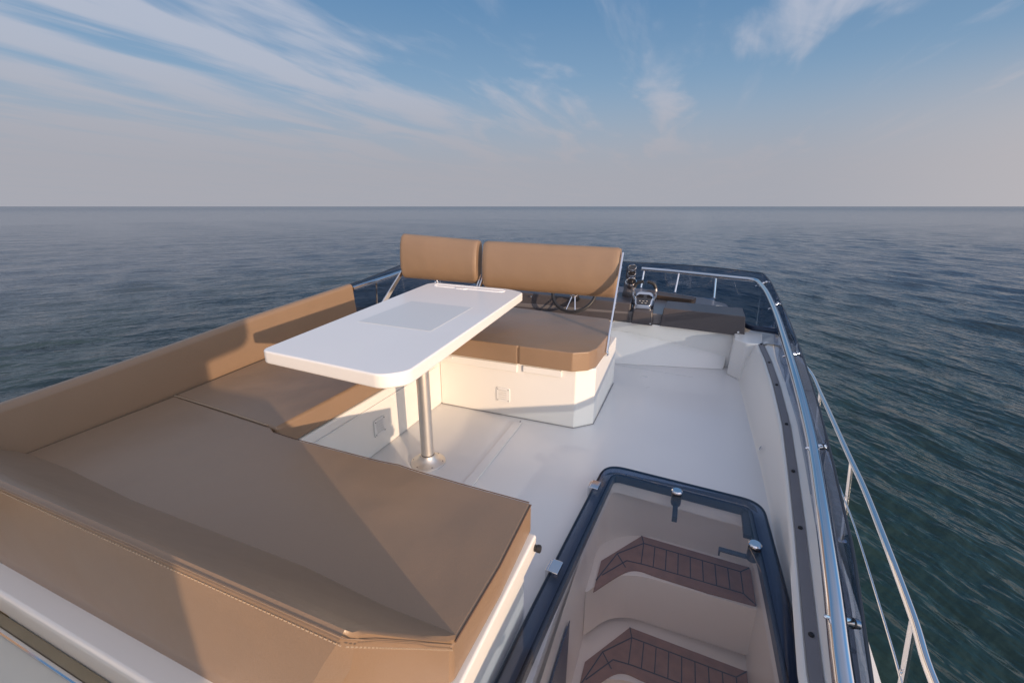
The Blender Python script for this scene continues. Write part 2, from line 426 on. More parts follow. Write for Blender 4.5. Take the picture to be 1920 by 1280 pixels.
# starboard coaming, lofted along its length
strip = [(-2.4, .41, .06), (-.5, .42, .06), (.4, .43, .07), (1.084, .446, .08), (1.229, .463, .085), (1.694, .516, .12), (2.039, .547, .16), (2.458, .583, .20), (2.919, .597, .25), (3.3, .600, .28), (3.674, .592, .30)]
foot = [(-2.4, .405), (.4, .42), (1.1, .432), (1.5, .455), (2.0, .468), (2.3, .475), (3.0, .475), (3.4, .475), (3.674, .475)]
glb = [(-2.4, .40, .22), (.925, .50, .15), (1.319, .565, .18), (1.762, .61, .21), (2.154, .645, .24), (2.731, .685, .27), (3.325, .715, .30), (3.9, .735, .31), (4.512, .745, .22), (5.0, .74, .12)]
glt = [(-.2, .42, .27), (.45, .445, .29), (.925, .475, .31), (1.319, .54, .35), (1.762, .585, .40), (2.154, .619, .45), (2.731, .657, .51), (3.325, .684, .57), (4.0, .715, .61), (4.512, .736, .64), (5.0, .735, .655)]
rows = []
for y in np.linspace(-2.4, 3.674, 60):
    sx, sz = interp(strip, y); fx, = interp(foot, y); gx, gz = interp(glb, y)
    fx = min(fx, sx-.012)
    gx = max(gx, sx+.06)
    lx = sx-.028
    rows.append([(fx-.01, y, -.02), (fx, y, .0), (fx+.012, y, .02), (fx+.4*(lx-fx), y, sz*.55), (lx-.012, y, sz-.012), (lx, y, sz), (sx-.022, y, sz+.001), (sx-.020, y, sz-.006), (sx+.020, y, sz-.004), (sx+.022, y, sz+.003),
                 (sx+.04, y, sz+.012), ((sx+gx)/2+.02, y, (sz+gz)/2), (gx, y, gz), (gx+.035, y, gz-.12), (gx+.05, y, -.2), (gx+.03, y, -.36)])
b = B(); b.loft(rows); b.build('starboard_coaming', 'gel', fly, ang=50)
# grey track with studs
b = B(); r2 = []
for y in np.linspace(-2.4, 3.66, 70):
    sx, sz = interp(strip, y); r2.append([(sx-.017, y, sz-.003), (sx-.017, y, sz+.003), (sx+.017, y, sz+.005), (sx+.017, y, sz-.003)])
b.loft(r2, closed=True); trk = b.build('canopy_track', 'groove', fly)
for y, in [(3.62,), (3.25,), (2.90,), (2.45,), (2.04,), (1.69,), (1.23,), (.95,)]:
    sx, sz = interp(strip, y); b = B(); b.lathe([(.008, 0), (.008, .006), (.005, .009)], (sx, y, sz+.003), 12); b.build('stud', 'black', trk)
# drain fitting in the coaming's inner wall
b = B(); b.lathe([(.013, 0), (.013, .004), (.008, .004), (.007, -.004)], (.478+.004, 2.42, .055), 16, axis=(-1, 0, .25)); b.build('drain_fitting', 'chrome', fly)
# forward wall under the helm console, its corner post and its stepped toe
b = B()
b.add([(-1.55, 3.93, 0), (.505, 3.88, 0), (.505, 3.90, .30), (-1.55, 3.95, .30), (-1.55, 4.2, 0), (.505, 4.2, 0), (.505, 4.2, .30), (-1.55, 4.2, .30)],
      [(0, 1, 2, 3), (3, 2, 6, 7), (0, 3, 7, 4), (1, 5, 6, 2)])
b.build('forward_wall', 'gel', fly, bevel=.006)
b = B()   # raised toe rising to port in front of the wall
b.add([(-1.5, 3.45, .0), (-.55, 3.60, 0), (.38, 3.80, 0), (.40, 3.885, 0), (.40, 3.895, .10), (-.40, 3.915, .215), (-1.5, 3.93, .235), (-1.5, 3.93, 0)],
      [(0, 1, 5, 6), (1, 2, 4, 5), (2, 3, 4), (0, 6, 7), (0, 7, 3, 2, 1), (3, 7, 6, 5, 4)])
b.build('wall_toe', 'gel', fly, bevel=.01)
b = B(); poly = rpoly([(.40, 3.70), (.478, 3.60), (.60, 3.62), (.64, 3.95), (.42, 3.95)], [.01, .02, .04, .02, .01])
b.prism(poly, 0, .305, top=[(x+(.015 if x < .5 else 0), y) for x, y in poly]); b.build('corner_post', 'gel', fly, bevel=.01)
# fairing outboard of the corner
b = B(); rows = []
for y in np.linspace(3.6, 4.9, 14):
    gx, gz = interp(glb, y); k = (y-3.6)/1.3
    rows.append([(.575-.02*k, y, .29-.26*k), (.62, y, .315-.28*k), (gx, y, gz+.01-.02*k), (gx+.05, y, gz-.03), (gx+.085, y, gz-.14), (gx+.06, y, -.36)])
b.loft(rows); b.build('corner_fairing', 'gel', fly)
# black gasket at the foot of the corner glass
b = B(); b.tube(cr([(.515, 4.10, .335), (.56, 3.99, .335), (.66, 3.955, .335), (.735, 3.95, .33)], 6), .020, 8, flat=1.2); b.build('gasket', 'navy', fly)
# port side: bulwark behind the settee cushions
bwf = [(-2.4, -2.05), (-.5, -2.11), (.64, -2.165), (1.174, -2.214), (1.746, -2.275), (2.65, -2.34), (4.0, -2.40), (5.0, -2.40)]
rows = []
for y in np.linspace(-2.4, 5.0, 40):
    x, = interp(bwf, y); zt = .56+.03*y if y < 2.62 else .34
    rows.append([(x-.085, y, .0), (x-.09, y, zt), (x-.11, y, zt+.01), (x-.13, y, zt), (x-.16, y, .1), (x-.12, y, -.36)])
b = B(); b.loft(rows); b.build('port_coaming', 'gel', fly, ang=50)
# forward lip carrying the windscreen
b = B(); lip = cr([(-2.40, 4.7, .0), (-2.15, 5.15, .0), (-1.6, 5.36, .0), (-.85, 5.42, .0), (-.1, 5.38, 0), (.5, 5.25, 0), (.74, 5.0, 0)], 6)
b.loft([[(p.x+.0, p.y-.06, .30 if p.x < .35 else .08), (p.x, p.y, .31 if p.x < .35 else .09), (p.x*1.02, p.y+.05, .0), (p.x*1.02, p.y+.02, -.36)] for p in lip]); b.build('forward_lip', 'gel', fly, ang=50)
b = B(); b.prism([(-2.5, 4.0), (.72, 4.0), (.72, 4.95), (.45, 5.2), (-.85, 5.36), (-2.1, 5.1), (-2.5, 4.7)], -.05, .02); b.prism([(-2.5, -2.4), (-1.45, -2.4), (-1.45, 4.0), (-2.5, 4.0)], -.05, -.002)
b.build('deck_pan', 'gel', fly, flat=True)

# ------------------------------------------------------------------ windscreen
ws = thing('windscreen', 'low smoked windscreen wrapped round the front and starboard side', 'windscreen', (CX, 5.3, .1))
def pane(top, bot, name='pane'):
    b = B(); n = len(top); V = []
    for t_, o_ in zip(top, bot):
        t_ = Vector(t_); o_ = Vector(o_)
        V.append((t_, o_))
    b.loft([[v[0], v[1]] for v in V]); o = b.build(name, 'glass', ws, ang=60, solid=.006)
    e = B(); e.tube([v[0] for v in V], .0045, 6); e.build('edge', 'seal', o); return o
ftop = cr([(-2.50, 3.43, .769), (-2.47, 4.4, .76), (-2.25, 5.05, .73), (-1.7, 5.36, .69), (-1.2, 5.43, .672), (-.638, 5.43, .662), (.074, 5.37, .66), (.50, 5.20, .655), (.735, 5.04, .652)], 5)
fbot = cr([(-2.44, 3.43, .33), (-2.42, 4.4, .33), (-2.2, 5.0, .30), (-1.7, 5.30, .28), (-1.2, 5.38, .28), (-.638, 5.38, .28), (.074, 5.32, .22), (.50, 5.16, .09), (.74, 5.0, .08)], 5)
k1 = 3*5; pane(ftop[:k1+1], fbot[:k1+1]); pane(ftop[k1:k1+16], fbot[k1:k1+16]); pane(ftop[k1+15:], fbot[k1+15:])
def spane(y0, y1, n=14):
    T = []; Bo = []
    for y in np.linspace(y1, y0, n):
        x, z = interp(glt, y); gx, gz = interp(glb, y); T.append((x, y, z)); sx, sz = interp(strip, min(y, 3.674))
        k = max(0, min(1, (y-3.3)/.8)); bx_ = (sx+.05)*(1-k)+(gx+.01)*k; bz_ = (sz+.015)*(1-k)+(gz-.01)*k
        Bo.append((bx_, y, bz_))
    pane(T, Bo)
spane(4.06, 5.035); spane(2.93, 4.05); spane(1.88, 2.92); spane(.75, 1.87); spane(-.2, .74)
pane([(-2.34-.07, 2.2, .69), (-2.45, 2.84, .724), (-2.50, 3.42, .769)], [(-2.36, 2.2, .33), (-2.40, 2.84, .33), (-2.44, 3.42, .33)])

# ------------------------------------------------------------------ handrail (front + starboard)
hr = thing('handrail', 'thick polished steel handrail curving round the starboard corner inside the windscreen', 'handrail', (.65, 4.9, .3), 'flybridge handrails')
rp = cr([(-.477, 5.30, .605), (-.2, 5.24, .602), (.08, 5.142, .60), (.40, 5.01, .60), (.575, 4.94, .60), (.628, 4.905, .60), (.660, 4.85, .598), (.672, 4.74, .593), (.679, 4.331, .58), (.668, 3.85, .55), (.644, 3.36, .52), (.593, 2.537, .46), (.562, 2.018, .40), (.535, 1.733, .365), (.465, 1.208, .325), (.423, .912, .30), (.385, .6, .29), (.36, -.2, .28), (.36, -.35, .22)], 8)
b = B(); b.tube(rp, .0225, 20); b.build('top_tube', 'chrome', hr, ang=80)
for t_, o_ in [((-.066, 5.186, .59), (-.083, 5.05, .40)), ((.305, 5.06, .59), (.31, 4.98, .38)), ((-.45, 5.30, .59), (-.46, 5.2, .40))]:
    b = B(); b.tube([o_, t_], .011, 12); b.lathe([(.022, 0), (.022, .006), (.012, .01)], (o_[0], o_[1], o_[2]-.004), 16); b.build('post', 'chrome', hr)
for y in (4.69, 3.87, 2.80, 1.864, 1.075, .3):
    x, z = min(((p.x, p.z) for p in rp if abs(p.y-y) < .08), key=lambda q: 0) if any(abs(p.y-y) < .08 for p in rp) else (.4, .29)
    gx, gz = interp(glt, y+.03); zz_ = min(z-.004, gz-.02)
    a = Vector((x, y, z-.003)); c = Vector((gx-.006, y+.02, gz-.03)); d = (c-a)
    b = B(); b.tube([a, a+d*.62], .0125, 14); b.tube([a+d*.70, c], .0125, 14); so = b.build('standoff', 'chrome', hr)
    b = B(); b.tube([a+d*.61, a+d*.71], .0135, 14); b.build('washer', 'black', so)
    b = B(); b.lathe([(.005, 0), (.005, .012), (.002, .016)], a-d.normalized()*.030+Vector((0, 0, -.0)), 10, axis=-d); b.build('bolt', 'chrome', so)
hr2 = thing('handrail', 'short polished handrail on the port side beyond the tan side cushion', 'handrail', (-2.4, 2.7, .34), 'flybridge handrails')
b = B(); b.tube(cr([(-2.372, 2.63, .694), (-2.38, 2.80, .703), (-2.40, 3.1, .715), (-2.43, 3.5, .725), (-2.40, 4.2, .70), (-2.25, 4.75, .66), (-2.0, 5.05, .63), (-1.6, 5.22, .61)], 8), .017, 16); b.build('top_tube', 'chrome', hr2, ang=80)
for t_, o_ in [((-2.385, 2.93, .70), (-2.41, 2.93, .345)), ((-2.41, 4.0, .705), (-2.43, 4.0, .345)), ((-2.02, 5.03, .62), (-2.08, 4.97, .32))]:
    b = B(); b.tube([o_, t_], .007, 10); b.lathe([(.016, 0), (.016, .005), (.008, .008)], (o_[0], o_[1], o_[2]-.003), 14); b.build('post', 'chrome', hr2)

# ------------------------------------------------------------------ side-deck rail
sr = thing('side_deck_rail', 'polished steel guard rail along the lower starboard side deck above the water', 'guard rail', (1.65, 3, -1.95))
rl = cr([(1.36, .4, -1.05), (1.40, 1.6, -1.05), (1.427, 2.314, -1.05), (1.498, 2.774, -1.05), (1.597, 3.599, -1.05), (1.66, 4.2, -1.05), (1.702, 4.775, -1.05), (1.824, 6.345, -1.05), (1.88, 7.4, -1.05), (1.70, 8.7, -1.05), (1.0, 10.2, -1.05)], 8)
b = B(); b.tube(rl, .024, 16); b.build('top_rail', 'chrome', sr, ang=80)
b = B(); b.tube([(p.x+.005, p.y, -1.44) for p in rl], .008, 8); b.build('wire', 'chrome', sr, ang=80)
def rx(y): return min(rl, key=lambda p: abs(p.y-y)).x
for y in (.9, 2.72, 4.62, 6.4):
    x = rx(y); b = B(); b.tube([(x+.09, y, -1.955), (x, y, -1.06)], .020, 14); b.lathe([(.04, 0), (.04, .008), (.022, .02)], (x+.09, y, -1.951), 16); b.build('stanchion', 'chrome', sr)
    b = B(); b.tube([(x+.005, y-.03, -1.44), (x+.035, y, -1.44)], .006, 8); b.build('wire_clip', 'chrome', sr)

# ------------------------------------------------------------------ settee base (port) + sunpad base
sb = thing('settee_locker', 'white moulded settee plinth with locker vent behind the table pedestal', 'seat base', (-1.9, 1.8, 0))
def zport(x, y): return .335
b = B(); poly = [(-2.32, 1.05), (-1.472, 1.08), (-1.468, 2.375), (-1.468, 3.16), (-2.38, 3.16)]
b.prism(poly, 0, .335); o = b.build('plinth', 'gel', sb, bevel=.012)
b = B(); b.box((-1.466, 1.72, .285), (.006, 1.22, .004)); b.build('lid_line', 'vent', sb, flat=True)
def vent(parent, c, axis):   # axis 'x' = plate facing +x, 'y' = plate facing -y
    b = B(); w_, h_ = .096, .10
    pl = rpoly([(-w_/2, -h_/2), (w_/2, -h_/2), (w_/2, h_/2), (-w_/2, h_/2)], .014)
    def mp(u, v, d):
        return (c[0]+d, c[1]+u, c[2]+v) if axis == 'x' else (c[0]+u, c[1]-d, c[2]+v)
    n = len(pl); b.add([mp(u, v, 0) for u, v in pl]+[mp(u*.95, v*.95, .005) for u, v in pl], [tuple(range(n)), tuple(range(n, 2*n))]+[(i, (i+1) % n, n+(i+1) % n, n+i) for i in range(n)])
    v_ = b.build('locker_vent', 'vent', parent, flat=True)
    s = B()
    for k in range(5):
        zc_ = -.03+k*.015
        q = [mp(-.028, zc_-.0012, .0048), mp(.028, zc_-.0012, .0048), mp(.028, zc_+.0012, .0062), mp(-.028, zc_+.0012, .0062)]
        q2 = [mp(-.028, zc_-.0012, .0055), mp(.028, zc_-.0012, .0055), mp(.028, zc_+.0035, .0098), mp(-.028, zc_+.0035, .0098)]
        s.add(q+q2, [(0, 1, 2, 3), (4, 5, 6, 7), (0, 1, 5, 4), (1, 2, 6, 5), (2, 3, 7, 6), (3, 0, 4, 7)])
    s.build('louvre', 'vent', v_, flat=True)
    for u in (-.036, .036):
        for v in (-.038, .038):
            s = B(); s.lathe([(.0028, 0), (.0028, .002)], mp(u, v, .005), 8, axis=(1, 0, 0) if axis == 'x' else (0, -1, 0)); s.build('screw', 'black', v_, flat=True)
    return v_
vent(sb, (-1.468, 1.72, .15), 'x')

spb = thing('sunpad_locker', 'white moulded box under the sunpad beside the hatch', 'seat base', (-1.2, .8, 0))
b = B(); poly = [(-2.25, .43), (-.350, .43), (-.346, .5), (-.338, 1.055), (-1.47, 1.07), (-2.3, 1.04)]
b.prism(poly, .265, .335); b.build('flange', 'gel', spb, bevel=.008)
b = B(); poly = [(-2.2, .43), (-.393, .43), (-.372, 1.045), (-1.47, 1.06), (-2.2, 1.03)]
b.prism(poly, 0, .266); b.build('locker_body', 'gel', spb, bevel=.01)
b = B(); b.lathe([(.010, 0), (.011, .004), (.009, .006), (.012, .008), (.012, .018), (.008, .021)], (-.338, 1.035, .300), 14, axis=(1, .1, 0)); b.build('rubber_stop', 'black', spb)

# ------------------------------------------------------------------ cushions
def subdivided(poly, step=.06):
    out = []
    for i in range(len(poly)):
        a = Vector(poly[i]); c = Vector(poly[(i+1) % len(poly)]); n = max(1, int((c-a).length/step))
        for k in range(n): out.append(tuple(a+(c-a)*k/n))
    return out
def piping(o, pts, name='piping', r=.0028, mat='piping', closed=False):
    b = B(); b.tube(pts, r, 6, closed=closed); return b.build(name, mat, o, ang=80)
def tagc(o, label, cat, group=None): o['label'] = label; o['category'] = cat; (group and o.__setitem__('group', group)); return o
G = 'tan vinyl cushions on the port seating'
# sunpad
sp = [(-.36, .572), (-.352, .80), (-.358, 1.060), (-.60, 1.066), (-.78, 1.074), (-.86, 1.082), (-.93, 1.076), (-1.30, 1.080), (-1.462, 1.092), (-1.50, 1.112), (-2.19, 1.168), (-2.16, .56), (-2.15, .46), (-.50, .44)]
b = B(); b.prism(sp, .337, .44, top=[(x, y) for x, y in sp]); sun_pad = b.build('sunpad_cushion', 'vinyl', bevel=.009, seg=4)
tagc(sun_pad, 'large flat tan sunpad cushion, the widest cushion on the seating', 'cushion', G)
edge = [(x, y, .4385) for x, y in [(-.3595, .585), (-.3515, .80), (-.3575, 1.052)]]; piping(sun_pad, edge, r=.0022)
piping(sun_pad, [(-.366, 1.0605, .4385), (-.60, 1.0665, .4385), (-.78, 1.0745, .4385), (-.86, 1.0825, .4385), (-.93, 1.0765, .4385), (-1.30, 1.0805, .4385), (-1.455, 1.09, .4385)], r=.0018)
# settee seat cushion
sc = [(-1.473, 1.112), (-1.473, 2.35), (-1.48, 3.12), (-2.33, 3.12), (-2.31, 2.65), (-2.262, 1.746), (-2.20, 1.176), (-1.505, 1.116)]
b = B(); b.prism(sc, .337, .442); cu = b.build('settee_cushion', 'vinyl', bevel=.016, seg=4)
tagc(cu, 'narrow tan settee seat cushion under and behind the white table', 'cushion', G)
piping(cu, [(-2.195, 1.170, .4405), (-1.85, 1.145, .4415), (-1.53, 1.120, .4405)], r=.0022, mat='thread')
# port side cushion along the bulwark
rows = []
topz = [(-.4, .60), (.62, .629), (.974, .645), (1.65, .685), (2.67, .735)]
ys = [-.3, .2, .62, .8, 1.0, 1.174, 1.4, 1.65, 1.9, 2.15, 2.4, 2.62]
for y in ys:
    x, = interp(bwf, y); z, = interp(topz, y)
    rows.append([(x-.002, y, .30), (x-.004, y, .45), (x-.024, y, z-.018), (x-.036, y, z-.003), (x-.055, y, z), (x-.078, y, z-.004), (x-.088, y, z-.03), (x-.080, y, .30)])
b = B(); b.loft(rows, closed=True)
n = 8; b.add(rows[0], [tuple(range(n))]); b.add(rows[-1], [tuple(range(n))])
sc_ = b.build('side_cushion', 'vinylflat', bevel=.008, seg=3)
tagc(sc_, 'long upright tan cushion lining the port bulwark', 'cushion', G)
# aft bolster (wedge)
rows = []
xs = [-2.14, -1.9, -1.5, -1.1, -.8, -.55, -.44, -.395]
for x in xs:
    yc = .600 if x > -.7 else (.618 if x > -1.6 else .640)
    yl = .334 if x < -.5 else .336
    xe = x if x < -.5 else (x-.02 if x < -.4 else -.43)
    xe2 = x if x < -.6 else (-.56 if x < -.5 else (-.535 if x < -.4 else -.520))
    rows.append([(x, yc, .440), (x, yc-.030, .470), (x, .50, .552), (x, .392, .684), (x, .366, .713), (x, .348, .725), (x, .336, .719), (xe, yl-.004, .66), (xe2, yl, .50), (xe2, yl+.004, .452), (xe2, .40, .345), (x, .56, .345)])
b = B(); b.loft(rows, closed=True); n = 12; b.add(rows[0], [tuple(range(n))])
last = [Vector(p) for p in rows[-1]]
e1 = [Vector(p) for p in ((-.366, .598, .440), (-.369, .568, .4695), (-.374, .498, .551), (-.381, .390, .683), (-.383, .366, .710), (-.385, .352, .720), (-.388, .344, .712), (-.410, .342, .65), (-.500, .343, .50), (-.505, .345, .452), (-.50, .40, .345), (-.375, .56, .345))]
e2 = [Vector(p) for p in ((-.362, .592, .438), (-.364, .562, .464), (-.369, .494, .545), (-.376, .390, .676), (-.379, .370, .700), (-.381, .360, .706), (-.384, .354, .702), (-.400, .352, .64), (-.480, .356, .50), (-.485, .360, .452), (-.47, .41, .345), (-.368, .565, .345))]
b.loft([last, e1, e2], closed=True); b.add(e2, [tuple(range(n))])
bo = b.build('aft_bolster', 'vinyl', ang=50)
tagc(bo, 'wedge shaped tan backrest bolster across the near edge of the sunpad', 'bolster', G)
seamp = [Vector((x, .3375, .7235)) for x in (-2.1, -1.6, -1.1, -.8, -.55, -.388)]+[Vector(p) for p in ((-.374, .385, .671), (-.367, .480, .557), (-.362, .575, .441))]
piping(bo, seamp, 'seam', .0012, mat='vinyl')
for dy, dz in ((-.0042, -.012),):
    b = B()
    tot = [(a, c) for a, c in zip(seamp, seamp[1:])]
    for a, c in tot:
        L_ = (c-a).length; n_ = int(L_/.0085); off = Vector((0 if a.x < -.39 else .0045, dy if a.x < -.39 else -.003, dz*.8))
        for k in range(n_):
            p = a+(c-a)*((k+.2)/n_)+off; q = a+(c-a)*((k+.75)/n_)+off; b.tube([p, q], .0012, 4)
    b.build('stitching', 'thread', bo)

# ------------------------------------------------------------------ aft moulding behind the bolster
am = thing('aft_moulding', 'white ledge and grey panel with a bronze and chrome trim behind the bolster', 'boat moulding', (-1.4, .2, .2))
b = B(); sec = [(.345, .452), (.345, .30), (.42, .30), (.42, .20), (.335, .20), (.320, .40), (.292, .425), (.290, .445), (.296, .451)]
b.loft([[(x, y, z) for y, z in sec] for x in (-2.3, -.53)], closed=True); n = len(sec)
for x in (-2.3, -.53): b.add([(x, y, z) for y, z in sec], [tuple(range(n))])
b.build('ledge', 'gel', am, bevel=.003)
b = B(); b.prism([(-2.5, -.6), (-.346, -.6), (-.346, .40), (-2.5, .40)], .14, .25); b.build('panel', 'aftpanel', am, flat=True)
b = B(); b.box((-1.5, .318, .252), (2.0, .022, .010)); b.build('bronze_trim', 'olive', am, bevel=.003)
b = B(); b.tube([(-2.4, .300, .255), (-.5, .300, .255)], .006, 10); b.build('chrome_trim', 'chrome', am)
b = B(); b.box((-1.88, .345, .252), (.60, .030, .012)); b.build('weathered_insert', 'cork', am, bevel=.002)

# ------------------------------------------------------------------ table
tb = thing('table', 'white folding table with rounded corners on a single steel pedestal', 'table', (-1.163, 1.713, 0))
tq = [(-1.56, 1.165), (-.855, 1.115), (-.855+.0, 1.30), (-.975, 2.79), (-1.80, 2.85), (-1.78, 2.6)]
tq = [(-1.555, 1.165), (-.93, 1.118), (-.862, 1.185), (-.995, 2.70), (-1.12, 2.785), (-1.74, 2.835), (-1.785, 2.77)]
poly = rpoly(tq, [.04, .035, .035, .03, .05, .05, .03])
b = B(); b.prism(poly, .695, .75); o = b.build('tabletop', 'tabletop', tb, bevel=.008, seg=4)
# raised-edge handle slot and flush grey inset
b = B(); sl = rpoly([(-1.700, 2.765), (-1.125, 2.722), (-1.130, 2.652), (-1.40, 2.672), (-1.42, 2.655), (-1.48, 2.66), (-1.50, 2.68), (-1.690, 2.695)], [.03, .03, .03, .005, .005, .005, .005, .03])
b.prism(sl, .7502, .7515); hd = b.build('handle_slot', 'slotwhite', o, flat=True)
b = B(); b.tube([(x, y, .7518) for x, y in sl], .0022, 8, closed=True); b.build('slot_rim', 'slotwhite', hd)
b = B(); ins = [(-1.492, 1.671), (-1.062, 1.650), (-1.105, 2.163), (-1.527, 2.185)]
b.prism(ins, .7503, .7512); b.build('inset_panel', 'tabinset', o, flat=True)
b = B(); b.lathe([(.033, .012), (.033, .690)], (-1.163, 1.713, 0), 32); pole = b.build('pedestal_pole', 'brushed', tb)
b = B(); b.lathe([(.092, 0), (.092, .005), (.086, .010), (.062, .018), (.045, .034), (.038, .048), (.033, .050)], (-1.163, 1.713, .0), 40); fl = b.build('floor_flange', 'brushed', tb)
b = B(); b.lathe([(.033, .048), (.034, .052), (.031, .056)], (-1.163, 1.713, .0), 32); b.build('collar', 'black', fl)
for k in range(6):
    a = k*math.pi/3+.3; b = B(); b.lathe([(.0045, 0), (.0045, .003)], (-1.163+.077*math.cos(a), 1.713+.077*math.sin(a), .010), 8); b.build('screw', 'black', fl)
b = B(); b.lathe([(.09, .684), (.09, .695)], (-1.163, 1.713, 0), 32); b.build('top_plate', 'brushed', tb)

# ------------------------------------------------------------------ helm bench
hb = thing('helm_bench', 'tan cushioned helm bench on a white locker with two flip over backrests', 'bench', (-.9, 2.8, 0))
b = B(); poly = [(-1.466, 2.37), (-.535, 2.362), (-.435, 2.458), (-.425, 3.175), (-1.466, 3.175)]
b.prism(poly, 0, .372); base = b.build('locker_base', 'gel', hb, bevel=.006)
b = B(); b.prism([(-1.46, 2.356), (-.905, 2.352), (-.905, 2.372), (-1.46, 2.372)], .315, .366); b.prism([(-.865, 2.352), (-.62, 2.350), (-.62, 2.372), (-.865, 2.372)], .325, .366)
b.build('lid', 'gel', hb, bevel=.004)
b = B(); b.box((-1.38, 2.356, .352), (.05, .012, .014)); b.build('finger_catch', 'vent', hb, bevel=.003)
b = B(); b.tube([(-1.462, 2.366, .004), (-.535, 2.358, .004), (-.432, 2.455, .004), (-.421, 3.17, .004)], .0018, 6); b.build('sealant_line', 'groove', hb)
vent(hb, (-1.003, 2.3655, .145), 'y')
q = [(-1.450, 2.352), (-.905, 2.345), (-.895, 2.352), (-.885, 2.345), (-.555, 2.340), (-.470, 2.395), (-.438, 2.48), (-.425, 2.80), (-.455, 3.10), (-.50, 3.22), (-1.30, 3.32), (-1.45, 3.30)]
b = B(); b.prism(q, .374, .492, top=[(x, y) for x, y in q]); cu = b.build('seat_cushion', 'vinyl', hb, bevel=.013, seg=4)
piping(cu, [(-.895, 2.3475, .380), (-.895, 2.3475, .480)], 'seam', .0022)
def backrest(x0, x1, zt0, zt1, zb0, zb1, name):
    # section bulges; slightly reclined, lower edge rolled under
    n = 44; rows = []
    sec = [(3.085, 0.0), (3.058, .03), (3.045, .09), (3.048, .18), (3.064, .27), (3.088, .325), (3.115, .345), (3.15, .345), (3.178, .325), (3.185, .28), (3.175, .15), (3.155, .05), (3.125, .0), (3.105, -.006)]
    for i in range(n+1):
        u = i/n; x = x0+(x1-x0)*u; zb = zb0+(zb1-zb0)*u; zt = zt0+(zt1-zt0)*u; s = (zt-zb)/.345
        e = min(u, 1-u)*(x1-x0); r = .018; pinch = 1 if e >= r else math.sqrt(max(0, 1-(1-e/r)**2))*.15+.85
        cy = 3.115; cz = .17
        rows.append([(x, cy+(y-cy)*pinch, zb+(cz+(z-cz)*(pinch*.25+.75))*s) for y, z in sec])
    # extra rings near the ends
    b = B(); b.loft(rows, closed=True); k = len(sec); b.add(rows[0], [tuple(range(k))]); b.add(rows[-1], [tuple(range(k))])
    o = b.build('backrest', 'vinyl', hb, ang=70)
    for (xe, rr_) in ((x0, rows[1]), (x1, rows[-2])): piping(o, [Vector(p) for p in rr_[:]], 'end_seam', .0008, closed=True, mat='vinyl')
    return o
backrest(-2.222, -1.520, 1.083, 1.048, .725, .715, 'a')
backrest(-1.468, -.432, 1.045, 1.026, .690, .682, 'b')
def arm(x, top, piv, parent=hb):
    b = B(); t_ = Vector(top); p_ = Vector(piv); d = (p_-t_).normalized()
    b.add([], []); n_ = 10
    pts = [t_+(p_-t_)*k/n_ for k in range(n_+1)]
    rows = []
    for i, p in enumerate(pts):
        w2 = .016+.007*(i/n_); yv = Vector((0, d.z, -d.y)); xv = Vector((1, 0, 0))
        rows.append([p+xv*.006+yv*w2, p-xv*.006+yv*w2, p-xv*.006-yv*w2, p+xv*.006-yv*w2])
    b.loft(rows, closed=True); b.add(rows[0], [(0, 1, 2, 3)]); b.add(rows[-1], [(0, 1, 2, 3)])
    a = b.build('swing_arm', 'chrome', parent, bevel=.002)
    c = B(); c.lathe([(.015, -.008), (.017, -.004), (.017, .006), (.010, .012)], p_, 18, axis=(1, 0, 0)); c.build('pivot', 'chrome', a)
    return a
arm(-.418, (-.414, 3.115, .99), (-.420, 2.72, .385))
arm(-1.478, (-1.479, 3.115, .78), (-1.474, 2.72, .385))
arm(-1.50, (-1.501, 3.115, .78), (-1.488, 2.72, .385))
arm(-2.232, (-2.232, 3.10, .78), (-2.26, 2.78, .50))

# ------------------------------------------------------------------ helm console
hc = thing('helm_console', 'grey brown helm dashboard with raised locker box behind the bench', 'helm console', (-.5, 4.4, .3))
b = B(); dp_ = [(-1.9, 3.90), (.10, 3.925), (.10, 4.3), (.44, 4.3), (.40, 4.60), (.20, 4.85), (-.3, 5.10), (-.9, 5.25), (-1.7, 5.2), (-1.9, 4.9)]
b.prism(dp_, .305, lambda x, y: .400+.0*(y-3.9)); b.build('dashboard', 'dashtop', hc, bevel=.01)
b = B(); b.add([(-1.85, 3.895, .31), (-.42, 3.91, .31), (-.42, 3.93, .475), (-1.85, 3.92, .51), (-1.85, 4.35, .31), (-.45, 4.35, .31), (-.45, 4.30, .50), (-1.85, 4.30, .55)],
      [(0, 1, 2, 3), (4, 7, 6, 5), (3, 2, 6, 7), (0, 3, 7, 4), (1, 5, 6, 2), (0, 4, 5, 1)]); b.build('instrument_panel', 'dash', hc, bevel=.012)
bx = [(-.158, 3.885), (.515, 3.855), (.525, 4.12), (.505, 4.20), (-.150, 4.24)]
b = B(); V = [(-.158, 3.885, .305), (.505, 3.855, .288), (.518, 4.25, .288), (-.15, 4.28, .305), (-.140, 3.89, .465), (.488, 3.86, .452), (.498, 4.20, .452), (-.128, 4.24, .460)]
b.add(V, [(0, 1, 5, 4), (1, 2, 6, 5), (2, 3, 7, 6), (3, 0, 4, 7), (4, 5, 6, 7), (0, 3, 2, 1)]); bxo = b.build('locker_box', 'dash', hc, bevel=.006)
b = B(); b.lathe([(.008, 0), (.008, .004), (.004, .006)], (.452, 3.852, .320), 12, axis=(0, -1, 0)); b.build('catch', 'chrome', bxo)
b = B(); b.prism(rpoly([(-.40, 4.62), (.10, 4.46), (.13, 4.60), (-.35, 4.86)], .03), .401, .445); b.build('storage_tray', 'tray', hc, bevel=.006)
b = B(); b.lathe([(.048, 0), (.050, .006), (.042, .010), (.038, .004), (.036, -.01)], (.325, 4.40, .401), 28); b.build('cup_holder', 'brushed', hc)
